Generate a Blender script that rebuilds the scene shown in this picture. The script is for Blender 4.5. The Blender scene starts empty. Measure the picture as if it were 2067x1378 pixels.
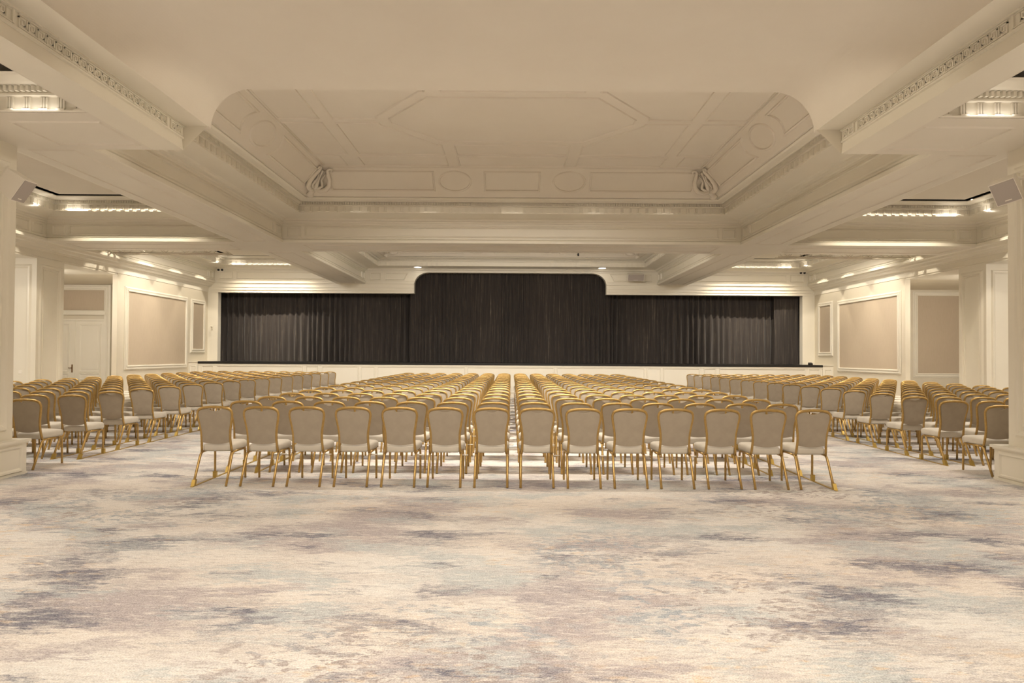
import bpy, math, random
from mathutils import Vector, Matrix
random.seed(7)
C = bpy.context.scene.collection
SC = bpy.context.scene

# ------------------------------------------------------------------ camera
EYE, F_PX = 1.533, 1260.0
PITCH, ROLL = math.radians(0.8), 0.0061
cam_d = bpy.data.cameras.new('camera'); cam = bpy.data.objects.new('camera', cam_d); C.objects.link(cam)
fw = Vector((0, math.cos(PITCH), math.sin(PITCH))); up = Vector((0, -math.sin(PITCH), math.cos(PITCH))); rt = Vector((1, 0, 0))
r2 = rt * math.cos(ROLL) + up * math.sin(ROLL); u2 = -rt * math.sin(ROLL) + up * math.cos(ROLL)
M = Matrix((r2, u2, -fw)).transposed().to_4x4(); M.translation = Vector((0, 0, EYE))
cam.matrix_world = M
cam_d.sensor_fit = 'HORIZONTAL'; cam_d.sensor_width = 36.0
cam_d.lens = F_PX / 2067.0 * 36.0
PX, PY = 1031.607, 699.406                       # principal point in the 2067x1378 frame
cam_d.shift_x = (1033.5 - PX) / 2067.0
cam_d.shift_y = (PY - 689.0) / 2067.0
cam_d.clip_end = 200
SC.camera = cam

# ------------------------------------------------------------------ materials
def mat(name, col, rough=0.6, metal=0.0, build=None, spec=None):
    m = bpy.data.materials.new(name); m.use_nodes = True
    nt = m.node_tree; b = nt.nodes['Principled BSDF']
    b.inputs['Base Color'].default_value = (*col, 1); b.inputs['Roughness'].default_value = rough
    b.inputs['Metallic'].default_value = metal
    if spec is not None: b.inputs['Specular IOR Level'].default_value = spec
    if build: build(nt, b)
    return m
def N(nt, t, **kw):
    n = nt.nodes.new(t)
    for k, v in kw.items():
        if k.startswith('i_'):
            key = k[2:].replace('_', ' ')
            n.inputs[int(key) if key.isdigit() else key].default_value = v
        else: setattr(n, k, v)
    return n
def L(nt, a, b): nt.links.new(a, b)
def coords(nt, scale=(1, 1, 1), rot=(0, 0, 0), loc=(0, 0, 0)):
    tc = N(nt, 'ShaderNodeTexCoord'); mp = N(nt, 'ShaderNodeMapping')
    mp.inputs['Scale'].default_value = scale; mp.inputs['Rotation'].default_value = rot; mp.inputs['Location'].default_value = loc
    L(nt, tc.outputs['Object'], mp.inputs['Vector']); return mp.outputs['Vector']
def noise(nt, vec, scale, detail=4, rough=0.55, dist=0.0):
    n = N(nt, 'ShaderNodeTexNoise'); n.inputs['Scale'].default_value = scale; n.inputs['Detail'].default_value = detail
    n.inputs['Roughness'].default_value = rough; n.inputs['Distortion'].default_value = dist
    L(nt, vec, n.inputs['Vector']); return n.outputs['Fac']
def ramp(nt, fac, stops):
    r = N(nt, 'ShaderNodeValToRGB'); e = r.color_ramp.elements
    while len(e) < len(stops): e.new(0.5)
    for el, (p, c) in zip(e, stops): el.position = p; el.color = (*c, 1) if len(c) == 3 else c
    L(nt, fac, r.inputs['Fac']); return r.outputs['Color']
def mixc(nt, fac, a, b, mode='MIX'):
    m = N(nt, 'ShaderNodeMix', data_type='RGBA', blend_type=mode)
    for s, v in ((0, fac), (6, a), (7, b)):
        if hasattr(v, 'is_linked') or hasattr(v, 'links'): L(nt, v, m.inputs[s])
        else: m.inputs[s].default_value = v if s == 0 else (*v, 1)
    return m.outputs[2]
def math2(nt, op, a, b=None):
    m = N(nt, 'ShaderNodeMath', operation=op)
    for s, v in ((0, a), (1, b)):
        if v is None: continue
        if hasattr(v, 'links'): L(nt, v, m.inputs[s])
        else: m.inputs[s].default_value = v
    return m.outputs[0]
def bump(nt, b, height, strength, dist=0.01):
    bp = N(nt, 'ShaderNodeBump'); bp.inputs['Strength'].default_value = strength; bp.inputs['Distance'].default_value = dist
    L(nt, height, bp.inputs['Height']); L(nt, bp.outputs['Normal'], b.inputs['Normal'])

def paint_nodes(c0, c1):
    def f(nt, b):
        v = coords(nt)
        n = noise(nt, v, 1.3, 5, 0.6)
        L(nt, ramp(nt, n, [(0.3, c0), (0.7, c1)]), b.inputs['Base Color'])
    return f
PAINT = (0.72, 0.635, 0.505)
M_paint = mat('cream_paint', PAINT, 0.42, build=paint_nodes((0.755, 0.695, 0.595), (0.785, 0.73, 0.63)))
M_trim = mat('cream_gloss_paint', (0.76, 0.68, 0.545), 0.36, build=paint_nodes((0.80, 0.745, 0.63), (0.825, 0.775, 0.66)))
M_ceil = mat('ceiling_paint', (0.66, 0.565, 0.435), 0.7, build=paint_nodes((0.775, 0.71, 0.61), (0.80, 0.74, 0.64)))
M_ceilc = M_ceil
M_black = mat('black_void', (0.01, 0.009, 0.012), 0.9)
M_wall = mat('wall_cover', (0.68, 0.60, 0.46), 0.7, build=paint_nodes((0.69, 0.62, 0.495), (0.725, 0.66, 0.53)))
def fabric_nodes(nt, b):
    v = coords(nt, (1, 1, 1))
    n = noise(nt, coords(nt, (14, 14, 0.6)), 9, 3)
    n2 = noise(nt, v, 0.9, 3)
    c = ramp(nt, n, [(0.3, (0.50, 0.41, 0.30)), (0.7, (0.565, 0.465, 0.35))])
    L(nt, mixc(nt, 0.25, c, ramp(nt, n2, [(0.3, (0.48, 0.395, 0.29)), (0.7, (0.58, 0.48, 0.36))])), b.inputs['Base Color'])
    bump(nt, b, noise(nt, coords(nt, (60, 60, 3)), 6, 2), 0.25, 0.004)
M_fabric = mat('panel_fabric', (0.54, 0.44, 0.32), 0.9, build=fabric_nodes)
def gold_nodes(nt, b):
    v = coords(nt)
    L(nt, ramp(nt, noise(nt, v, 30, 3), [(0.3, (0.43, 0.275, 0.088)), (0.7, (0.53, 0.345, 0.122))]), b.inputs['Base Color'])
M_gold = mat('gold_enamel', (0.66, 0.39, 0.12), 0.32, 0.6, build=gold_nodes)
M_brass = mat('brass_rail', (0.55, 0.38, 0.10), 0.3, 0.7)
def cloth(c0, c1, bs):
    def f(nt, b):
        v = coords(nt)
        L(nt, ramp(nt, noise(nt, v, 9, 3), [(0.3, c0), (0.7, c1)]), b.inputs['Base Color'])
        bump(nt, b, noise(nt, v, 700, 2), bs, 0.002)
    return f
M_back = mat('taupe_upholstery', (0.40, 0.315, 0.225), 0.8, build=cloth((0.375, 0.315, 0.24), (0.42, 0.355, 0.275), 0.2))
M_seat = mat('seat_upholstery_lit', (0.62, 0.55, 0.44), 0.8, build=cloth((0.60, 0.545, 0.46), (0.65, 0.595, 0.505), 0.2))  # same taupe cloth, lightened in the colour for strong light on seat tops
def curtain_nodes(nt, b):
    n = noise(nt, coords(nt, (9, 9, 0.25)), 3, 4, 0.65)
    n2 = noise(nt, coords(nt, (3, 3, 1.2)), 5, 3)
    c = ramp(nt, n, [(0.25, (0.016, 0.013, 0.012)), (0.48, (0.038, 0.031, 0.027)), (0.60, (0.07, 0.057, 0.046)), (0.72, (0.21, 0.175, 0.135))])  # pale streaks put the light on pleat crests into the colour
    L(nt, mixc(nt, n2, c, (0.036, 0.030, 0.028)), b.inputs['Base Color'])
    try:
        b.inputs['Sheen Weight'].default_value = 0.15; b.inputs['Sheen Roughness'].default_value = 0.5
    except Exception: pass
M_curtain = mat('black_velvet', (0.03, 0.024, 0.02), 0.85, build=curtain_nodes, spec=0.2)
M_deck = mat('black_stage_lacquer', (0.012, 0.011, 0.010), 0.35)
M_white = mat('speaker_white', (0.85, 0.80, 0.71), 0.45)
M_grille = mat('speaker_grille', (0.42, 0.37, 0.33), 0.6, build=lambda nt, b: bump(nt, b, noise(nt, coords(nt), 220, 2), 0.5, 0.004))
M_alu = mat('truss_aluminium', (0.72, 0.66, 0.56), 0.35, 0.5)
M_dark = mat('dark_plastic', (0.02, 0.018, 0.017), 0.5)
M_bronze = mat('bronze_handle', (0.25, 0.14, 0.06), 0.4, 0.7)
M_glow = mat('lamp_face', (1, 0.95, 0.85), 0.5)
_b = M_glow.node_tree.nodes['Principled BSDF']; _b.inputs['Emission Color'].default_value = (1, 0.93, 0.8, 1); _b.inputs['Emission Strength'].default_value = 6

def carpet_nodes(nt, b):
    tc = N(nt, 'ShaderNodeTexCoord').outputs['Object']
    def mp(scale, loc=(0, 0, 0), rot=0.0, src=tc):
        m = N(nt, 'ShaderNodeMapping'); m.inputs['Scale'].default_value = scale; m.inputs['Location'].default_value = loc
        m.inputs['Rotation'].default_value = (0, 0, rot); L(nt, src, m.inputs['Vector']); return m.outputs['Vector']
    def streak(scale, rot, amt, src):
        st = N(nt, 'ShaderNodeTexNoise'); st.inputs['Scale'].default_value = 1.0; st.inputs['Detail'].default_value = 4; st.inputs['Roughness'].default_value = 0.72
        L(nt, mp(scale, rot=rot), st.inputs['Vector'])
        cs = N(nt, 'ShaderNodeVectorMath', operation='SUBTRACT'); L(nt, st.outputs['Color'], cs.inputs[0]); cs.inputs[1].default_value = (0.5, 0.5, 0.5)
        ml = N(nt, 'ShaderNodeVectorMath', operation='MULTIPLY'); L(nt, cs.outputs[0], ml.inputs[0]); ml.inputs[1].default_value = amt
        ad = N(nt, 'ShaderNodeVectorMath', operation='ADD'); L(nt, src, ad.inputs[0]); L(nt, ml.outputs[0], ad.inputs[1])
        return ad.outputs[0]
    W = streak((3.0, 13, 1), 0.10, (0.9, 0.45, 0), streak((9, 30, 1), -0.12, (0.30, 0.10, 0), tc))     # brushed edges
    g = lambda sc, loc, s, d=4, r=0.5, rot=0.0: noise(nt, mp(sc, loc, rot, W), s, d, r)
    bw = lambda f, p0, p1, v=1.0: ramp(nt, f, [(p0, (0, 0, 0)), (p1, (v, v, v))])
    cream = mixc(nt, bw(g((0.5, 0.9, 1), (3, 1, 0), 1.1), 0.40, 0.65), (0.705, 0.68, 0.64), (0.705, 0.635, 0.565))
    cream = mixc(nt, bw(g((0.7, 1.2, 1), (-3, 14, 0), 1.6, 3, 0.6), 0.46, 0.66, 0.75), cream, (0.56, 0.515, 0.475))
    c = mixc(nt, bw(g((0.5, 0.95, 1), (11.3, 4.2, 0), 1.35, 4, 0.66), 0.50, 0.585, 0.85), cream, (0.42, 0.375, 0.375))
    c = mixc(nt, bw(g((0.6, 1.0, 1), (-7.1, 9.4, 0), 1.7, 4, 0.68), 0.515, 0.60, 0.85), c, (0.49, 0.515, 0.51))
    c = mixc(nt, bw(g((0.5, 1.0, 1), (20.2, -3.4, 0), 1.9, 5, 0.72), 0.525, 0.64, 0.95), c, (0.185, 0.185, 0.22))
    # feathered dots set in arcs around a few swirls
    sx = N(nt, 'ShaderNodeSeparateXYZ'); L(nt, W, sx.inputs[0]); sx0 = N(nt, 'ShaderNodeSeparateXYZ'); L(nt, tc, sx0.inputs[0])
    tint = mixc(nt, bw(g((0.9, 1.2, 1), (9, -9, 0), 1.0), 0.46, 0.54), (0.38, 0.33, 0.31), (0.36, 0.39, 0.42))
    for cx, cy, r0, r1, k in ((-0.55, 3.15, 0.15, 1.15, 0), (1.35, 3.9, 0.2, 1.0, 1), (3.3, 6.6, 0.3, 1.5, 2), (0.75, 4.9, 0.1, 0.8, 3), (-3.9, 6.3, 0.3, 1.3, 4)):
        dx = math2(nt, 'SUBTRACT', math2(nt, 'ADD', math2(nt, 'MULTIPLY', sx.outputs[0], 0.35), math2(nt, 'MULTIPLY', sx0.outputs[0], 0.65)), cx)
        dy = math2(nt, 'SUBTRACT', math2(nt, 'ADD', math2(nt, 'MULTIPLY', sx.outputs[1], 0.35), math2(nt, 'MULTIPLY', sx0.outputs[1], 0.65)), cy)
        rr = math2(nt, 'SQRT', math2(nt, 'ADD', math2(nt, 'MULTIPLY', dx, dx), math2(nt, 'MULTIPLY', math2(nt, 'MULTIPLY', dy, dy), 1.7)))
        th = math2(nt, 'ARCTAN2', dy, dx)
        cb = N(nt, 'ShaderNodeCombineXYZ'); L(nt, math2(nt, 'MULTIPLY', rr, 13.0), cb.inputs[0]); L(nt, math2(nt, 'MULTIPLY', th, 9.0), cb.inputs[1]); cb.inputs[2].default_value = k * 3.7
        v = N(nt, 'ShaderNodeTexVoronoi', feature='F1'); v.inputs['Scale'].default_value = 1.0; v.inputs['Randomness'].default_value = 0.8; L(nt, cb.outputs[0], v.inputs['Vector'])
        sz = N(nt, 'ShaderNodeSeparateColor'); L(nt, v.outputs['Color'], sz.inputs[0])
        dot = bw(math2(nt, 'SUBTRACT', math2(nt, 'MULTIPLY', sz.outputs[0], 0.72), v.outputs['Distance']), 0.0, 0.05)
        lo, hi = r0, r1
        m = math2(nt, 'MULTIPLY', math2(nt, 'GREATER_THAN', rr, lo), math2(nt, 'SUBTRACT', 1.0, math2(nt, 'MINIMUM', 1.0, math2(nt, 'POWER', math2(nt, 'DIVIDE', rr, hi), 4.0))))
        c = mixc(nt, math2(nt, 'MULTIPLY', math2(nt, 'MULTIPLY', dot, m), 0.9), c, tint)
    da = noise(nt, mp((4.0, 20, 1), (1, 7, 0), 0.16), 1.6, 4, 0.7)
    c = mixc(nt, bw(da, 0.54, 0.62, 0.36), c, (0.38, 0.345, 0.335))
    c = mixc(nt, bw(noise(nt, mp((4.5, 18, 1), (-6, 3, 0), -0.10), 1.5, 4, 0.7), 0.54, 0.63, 0.5), c, (0.79, 0.745, 0.68))
    gold = math2(nt, 'MULTIPLY', bw(noise(nt, mp((3, 8, 1), (5, -2, 0)), 1.6, 3, 0.68), 0.57, 0.66, 0.6), bw(g((0.4, 0.7, 1), (30, 2, 0), 0.9), 0.45, 0.6))
    c = mixc(nt, gold, c, (0.70, 0.53, 0.35))
    pile = noise(nt, mp((1, 1, 1)), 110.0, 2, 0.75)
    heather = noise(nt, mp((10, 22, 1)), 2.2, 3, 0.75)
    c = mixc(nt, 0.55, c, ramp(nt, heather, [(0.32, (0.26, 0.25, 0.25)), (0.68, (0.72, 0.71, 0.70))]), 'SOFT_LIGHT')
    c = mixc(nt, 0.75, c, ramp(nt, pile, [(0.36, (0.18, 0.17, 0.17)), (0.64, (0.82, 0.81, 0.80))]), 'SOFT_LIGHT')
    L(nt, c, b.inputs['Base Color'])
    bump(nt, b, pile, 0.6, 0.012)
M_carpet = mat('patterned_carpet', (0.7, 0.62, 0.52), 0.95, build=carpet_nodes, spec=0.1)

# ------------------------------------------------------------------ mesh helpers
class MB:
    def __init__(s): s.v = []; s.f = []
    def add(s, vs, fs):
        o = len(s.v); s.v += [tuple(x) for x in vs]; s.f += [tuple(i + o for i in f) for f in fs]
    def box(s, x0, x1, y0, y1, z0, z1):
        s.add([(x0, y0, z0), (x1, y0, z0), (x1, y1, z0), (x0, y1, z0), (x0, y0, z1), (x1, y0, z1), (x1, y1, z1), (x0, y1, z1)],
              [(0, 3, 2, 1), (4, 5, 6, 7), (0, 1, 5, 4), (1, 2, 6, 5), (2, 3, 7, 6), (3, 0, 4, 7)])
    def obox(s, c, a, b, n):
        c, a, b, n = Vector(c), Vector(a), Vector(b), Vector(n)
        vs = [c + i * a + j * b + k * n for k in (-1, 1) for (i, j) in ((-1, -1), (1, -1), (1, 1), (-1, 1))]
        s.add(vs, [(0, 3, 2, 1), (4, 5, 6, 7), (0, 1, 5, 4), (1, 2, 6, 5), (2, 3, 7, 6), (3, 0, 4, 7)])
    def quad(s, a, b, c, d): s.add([a, b, c, d], [(0, 1, 2, 3)])
    def poly(s, pts): s.add(pts, [tuple(range(len(pts)))])
    def rings(s, rs, closed=True, cap0=False, cap1=False):
        n = len(rs[0]); vs = [p for r in rs for p in r]; fs = []
        for i in range(len(rs) - 1):
            for j in range(n if closed else n - 1):
                k = (j + 1) % n
                fs.append((i * n + j, i * n + k, (i + 1) * n + k, (i + 1) * n + j))
        if cap0: fs.append(tuple(reversed(range(n))))
        if cap1: fs.append(tuple((len(rs) - 1) * n + j for j in range(n)))
        s.add(vs, fs)
    def tube(s, path, r, n=8, closed=False, cap=True):
        P = [Vector(p) for p in path]; m = len(P); rs = []
        rr = r if isinstance(r, (list, tuple)) else [r] * m
        t0 = (P[1] - P[0]).normalized()
        a = Vector((0, 0, 1)) if abs(t0.z) < 0.9 else Vector((1, 0, 0))
        nrm = (a - t0 * a.dot(t0)).normalized()
        for i in range(m):
            if closed: t = (P[(i + 1) % m] - P[i - 1]).normalized()
            else: t = (P[min(i + 1, m - 1)] - P[max(i - 1, 0)]).normalized()
            nrm = (nrm - t * nrm.dot(t)).normalized(); bi = t.cross(nrm)
            rs.append([P[i] + rr[i] * (math.cos(2 * math.pi * k / n) * nrm + math.sin(2 * math.pi * k / n) * bi) for k in range(n)])
        if closed: rs.append(rs[0]); s.rings(rs)
        else: s.rings(rs, True, cap, cap)
    def revolve(s, prof, c, n=16):
        rs = [[(c[0] + r * math.cos(2 * math.pi * k / n), c[1] + r * math.sin(2 * math.pi * k / n), c[2] + z) for k in range(n)] for r, z in prof]
        s.rings(rs, True, True, True)
    def mold(s, loop, nrm, w=0.03, h=0.02, prof=None):
        """a moulding strip following a closed planar loop, standing h proud along nrm"""
        P = [Vector(p) for p in loop]; n = Vector(nrm).normalized(); m = len(P); miter = []
        for i in range(m):
            d0 = (P[i] - P[i - 1]).normalized(); d1 = (P[(i + 1) % m] - P[i]).normalized()
            s0 = n.cross(d0); s1 = n.cross(d1); b = s0 + s1
            if b.length < 1e-6: b = s0
            b = b.normalized(); miter.append(b / max(0.3, b.dot(s0)))
        prof = prof or [(-0.5, 0.0), (-0.28, 1.0), (0.12, 0.85), (0.5, 0.0)]
        rs = [[P[i] + miter[i] * (w * a) + n * (h * hh) for i in range(m)] for a, hh in prof]
        s.rings(rs, True)
    def build(s, name, material, parent=None, smooth=False, kind=None, label=None, cat=None, group=None):
        me = bpy.data.meshes.new(name); me.from_pydata(s.v, [], s.f)
        if smooth: me.polygons.foreach_set('use_smooth', [True] * len(me.polygons))
        me.update()
        me.materials.append(material)
        o = bpy.data.objects.new(name, me); C.objects.link(o)
        if parent is not None: o.parent = parent
        return tag(o, label, cat, group, kind)
def tag(o, label=None, cat=None, group=None, kind=None):
    if label: o['label'] = label
    if cat: o['category'] = cat
    if group: o['group'] = group
    if kind: o['kind'] = kind
    return o
def empty(name, loc=(0, 0, 0), rz=0.0, **kw):
    o = bpy.data.objects.new(name, None); C.objects.link(o); o.location = loc; o.rotation_euler = (0, 0, rz); o.empty_display_size = 0.2
    return tag(o, **kw)
trim_n = [0]
def trim(mb, label, material=None, smooth=False):
    trim_n[0] += 1
    return mb.build('trim_%d' % trim_n[0], material or M_trim, kind='structure', label=label, cat='moulding', smooth=smooth)

# ------------------------------------------------------------------ key dimensions (metres, camera at x=0 y=0)
ZT, ZF = 4.134, 4.27            # beam undersides: near bay / deeper bays
ARCH0, ARCH1 = 4.9, 7.95
BI, BO = 5.66, 6.73             # long beams inner / outer edge
CB0, CB1 = 15.32, 16.6          # cross beam
WY = 24.05                      # stage wall
WX = 11.7                       # side walls
CO = 11.45                      # outer edge of the side coffers
STG = 22.65

# ------------------------------------------------------------------ floor
mb = MB(); mb.quad((-18, -9, 0), (18, -9, 0), (18, 26, 0), (-18, 26, 0))
mb.build('floor', M_carpet, kind='structure', label='cream carpet with mauve and blue grey brushed clouds', cat='carpet')

# ------------------------------------------------------------------ entablature profile (p inward, z) of a coffer
PROF = [(0.0, 4.27), (0.045, 4.275), (0.05, 4.335), (0.012, 4.362), (0.03, 4.372), (0.03, 4.392), (0.0, 4.402), (0.0, 4.70), (0.02, 4.712), (0.02, 4.748), (0.05, 4.76),
        (0.06, 4.79), (0.13, 4.80), (0.15, 4.835), (0.19, 4.85), (0.60, 4.888), (0.60, 4.875), (0.63, 4.875), (0.635, 4.905), (0.635, 5.022), (0.665, 5.03), (0.665, 5.046),
        (0.66, 5.05), (0.66, 5.112), (0.735, 5.118), (0.75, 5.132), (0.85, 5.148), (0.885, 5.165), (0.885, 5.18)]
def coffer_corners(rect, p, fixed_near=False):
    x0, x1, y0, y1 = rect
    yn = y0 if fixed_near else y0 + p
    return [(x0 + p, yn), (x1 - p, yn), (x1 - p, y1 - p), (x0 + p, y1 - p)]
def ring(mb, rect, prof, sides=(0, 1, 2, 3), fixed_near=False):
    for k in sides:
        for (p0, z0), (p1, z1) in zip(prof, prof[1:]):
            a = coffer_corners(rect, p0, fixed_near); b = coffer_corners(rect, p1, fixed_near)
            A, B = a[k], a[(k + 1) % 4]; Cc, D = b[(k + 1) % 4], b[k]
            mb.quad((*A, z0), (*B, z0), (*Cc, z1), (*D, z1))
def side_frame(rect, k, p, fixed_near=False):
    c = coffer_corners(rect, p, fixed_near); A = Vector((*c[k], 0)); B = Vector((*c[(k + 1) % 4], 0))
    t = (B - A); ln = t.length; t.normalize(); n = Vector((-t.y, t.x, 0))       # n points inward
    return A, t, n, ln
def teeth(mb, rect, k, p, z0, z1, depth, pitch, fill, fixed_near=False):
    A, t, n, ln = side_frame(rect, k, p, fixed_near); cnt = max(1, int(ln / pitch)); pt = ln / cnt
    for i in range(cnt):
        c = A + t * (pt * (i + 0.5)) + n * (depth / 2) + Vector((0, 0, (z0 + z1) / 2))
        mb.obox(c, t * (pt * fill / 2), Vector((0, 0, (z1 - z0) / 2)), n * (depth / 2))
def triglyphs(mb, rect, k, p, z0, z1, pitch=0.19, fixed_near=False):
    A, t, n, ln = side_frame(rect, k, p, fixed_near); cnt = max(1, int(ln / pitch)); pt = ln / cnt; h = Vector((0, 0, (z1 - z0) / 2))
    for i in range(cnt):
        for j in (-1, 0, 1):
            c = A + t * (pt * (i + 0.5) + j * 0.03) + n * 0.008 + Vector((0, 0, (z0 + z1) / 2))
            mb.obox(c, t * 0.0105, h, n * 0.009)
        c = A + t * (pt * (i + 0.5)) + n * 0.012 + Vector((0, 0, z0 - 0.008))
        mb.obox(c, t * 0.045, Vector((0, 0, 0.008)), n * 0.018)
def frieze_panels(mb, rect, k, gaps=None, z0=4.44, z1=4.66, fixed_near=False):
    A, t, n, ln = side_frame(rect, k, 0.0, fixed_near)
    spans = [(0.16, 0.46), (0.58, ln - 0.58), (ln - 0.46, ln - 0.16)] if gaps is None else gaps
    for a, b in spans:
        lp = [A + t * a + Vector((0, 0, z0)), A + t * b + Vector((0, 0, z0)), A + t * b + Vector((0, 0, z1)), A + t * a + Vector((0, 0, z1))]
        mb.mold(lp, n, 0.045, 0.028)
def full_coffer(rect, sides, label, frieze_sides, fixed_near=False):
    mb = MB()
    split = 10                                     # profile index where the frieze ends
    ring(mb, rect, PROF[:split + 1], frieze_sides, fixed_near)
    ring(mb, rect, PROF[split:], sides, fixed_near)
    for k in sides:
        teeth(mb, rect, k, 0.66, 5.054, 5.110, 0.05, 0.0395, 0.52, fixed_near)
        triglyphs(mb, rect, k, 0.635, 4.912, 5.018, fixed_near=fixed_near)
    for k in frieze_sides: frieze_panels(mb, rect, k, fixed_near=fixed_near)
    return trim(mb, label)

R2 = (-BI, BI, 8.0, CB0); R3 = (-BI, BI, CB1, WY)
full_coffer(R2, (1, 2, 3), 'cornice around the large nearer ceiling coffer with octagon', (1, 2, 3), True)
full_coffer(R3, (0, 1, 2, 3), 'cornice around the ceiling coffer in front of the stage', (0, 1, 3))
S2L, S3L = (-CO, -BO, ARCH1, CB0), (-CO, -BO, CB1, WY)
S2R, S3R = (BO, CO, ARCH1, CB0), (BO, CO, CB1, WY)
full_coffer(S2L, (0, 1, 2, 3), 'cornice of the side coffer behind the left pillar', (0, 1, 2, 3))
full_coffer(S2R, (0, 1, 2, 3), 'cornice of the side coffer behind the right pillar', (0, 1, 2, 3))
full_coffer(S3L, (0, 1, 2, 3), 'cornice of the left side coffer beside the stage', (0, 1, 3))
full_coffer(S3R, (0, 1, 2, 3), 'cornice of the right side coffer beside the stage', (0, 1, 3))

# coves and panelled ceilings of the two central coffers
CP, CZ = 1.40, 5.74
mbc = MB()
def cove(rect, fixed_near, label, detail):
    mb = MB()
    prof = [(0.885, 5.18), (0.80, 5.182), (0.93, 5.19), (CP, CZ - 0.02), (CP + 0.02, CZ - 0.03), (CP + 0.05, CZ - 0.03), (CP + 0.06, CZ)]
    ring(mb, rect, prof, (1, 2, 3) if fixed_near else (0, 1, 2, 3), fixed_near)
    for k in ((1, 2, 3) if fixed_near else (2,)):
        A, t, n, ln = side_frame(rect, k, 0.93, fixed_near)
        A2, t2, n2, ln2 = side_frame(rect, k, CP, fixed_near)
        o = A + Vector((0, 0, 5.19)); sl = (n * (CP - 0.93) + Vector((0, 0, CZ - 0.02 - 5.19))); nn = t.cross(sl.normalized())
        if nn.z > 0: nn = -nn
        P = lambda u, w: o + t * u + sl * w + nn * 0.001
        c = ln / 2
        def rect_loop(u0, u1, s0=0.0, s1=0.0): return [P(u0, 0.22), P(u1, 0.22), P(u1 - s1, 0.86), P(u0 + s0, 0.86)]
        def oval(uc, ru): return [P(uc + ru * math.cos(a), 0.54 + 0.34 * math.sin(a)) for a in [i * math.tau / 28 for i in range(28)]]
        if k == 2:
            loops = [rect_loop(0.62, 2.95, -0.12), oval(c - 1.30, 0.36), rect_loop(c - 0.62, c + 0.62), oval(c + 1.30, 0.36), rect_loop(ln - 2.95, ln - 0.62, 0, -0.12)]
        else:
            def brect(u0, u1, r0, r1):          # ends bowed inwards next to the ovals
                a = [P(u0 + (r0 * math.cos(i / 6 * math.pi / 2 * 2 - math.pi / 2) if r0 else 0), 0.22 + 0.64 * (1 - i / 6)) for i in range(7)]
                b = [P(u1 - (r1 * math.cos(i / 6 * math.pi - math.pi / 2) if r1 else 0), 0.22 + 0.64 * (i / 6)) for i in range(7)]
                return a + b
            f = (lambda u: u) if k == 1 else (lambda u: ln - u)
            def span(u0, u1, r0, r1):
                return brect(u0, u1, r0, r1) if k == 1 else brect(ln - u1, ln - u0, r1, r0)
            loops = [span(3.75, ln - 0.62, 0.16, 0), oval(f(3.15), 0.40), span(1.1, 2.55, 0, 0.16)]
        for lp in loops:
            mb.mold(lp, nn, 0.05, 0.025)
    return mb
def ceil_pattern(mb, mid):
    z = CZ - 0.001; dn = (0, 0, -1)
    def P(x, dy): return (x, mid + dy, z)
    octo = [(1.40, 1.04), (2.20, 0.10), (2.20, -0.10), (1.40, -1.04), (-1.40, -1.04), (-2.20, -0.10), (-2.20, 0.10), (-1.40, 1.04)]
    loops = [octo]
    for sx in (1, -1):
        for sy in (1, -1):
            q = lambda pts: [(sx * a, sy * b) for a, b in pts]
            loops.append(q([(3.21, 0.10), (2.43, 0.10), (2.41, 0.20), (1.50, 1.27), (1.42, 1.27), (1.42, 1.85), (3.21, 1.85)]))
            loops.append(q([(4.18, 0.10), (3.46, 0.10), (3.46, 1.85), (4.18, 1.85)]))
            loops.append(q([(4.18, 1.98), (3.66, 1.98), (3.66, 2.62), (4.18, 2.62)]))
            loops.append(q([(3.28, 1.98), (1.42, 1.98), (1.42, 2.62), (3.28, 2.62)]))
    for sy in (1, -1):
        loops.append([(-1.16, sy * 1.27), (1.16, sy * 1.27), (1.16, sy * 1.85), (-1.16, sy * 1.85)])
        loops.append([(-1.16, sy * 1.98), (1.16, sy * 1.98), (1.16, sy * 2.62), (-1.16, sy * 2.62)])
    for lp in loops: mb.mold([P(*p) for p in lp], dn, 0.035, 0.022)
m2 = cove(R2, True, '', True); ceil_pattern(m2, 11.17)
trim(m2, 'panelled cove and ceiling mouldings of the nearer octagon coffer', M_ceil)
m3 = cove(R3, False, '', False); ceil_pattern(m3, 20.3)
trim(m3, 'panelled cove of the coffer in front of the stage', M_ceil)

# ------------------------------------------------------------------ flat ceilings
mb = MB()
mb.quad((-BI, 6.0, CZ), (BI, 6.0, CZ), (BI, CB0 - CP, CZ), (-BI, CB0 - CP, CZ))
mb.quad((-BI + CP, CB1 + CP, CZ), (BI - CP, CB1 + CP, CZ), (BI - CP, WY - CP, CZ), (-BI + CP, WY - CP, CZ))
for s in (1, -1):
    for (y0, y1) in ((ARCH1, CB0), (CB1, WY)):
        x0, x1 = sorted((s * (BO + 1.10), s * (CO - 1.10)))
        mb.box(x0, x1, y0 + 1.10, y1 - 1.10, 5.155, 5.19)
    x0, x1 = sorted((s * 4.95, s * 11.3)); mb.box(x0, x1, -6.5, 6.30, 4.47, 4.53)
mb.quad((-4.2, -6.5, 5.05), (4.2, -6.5, 5.05), (4.2, ARCH0, 5.05), (-4.2, ARCH0, 5.05))
mb.build('ceiling', M_ceil, kind='structure', label='flat cream ceilings inside the moulded coffers', cat='ceiling')
mb = MB()
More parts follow.
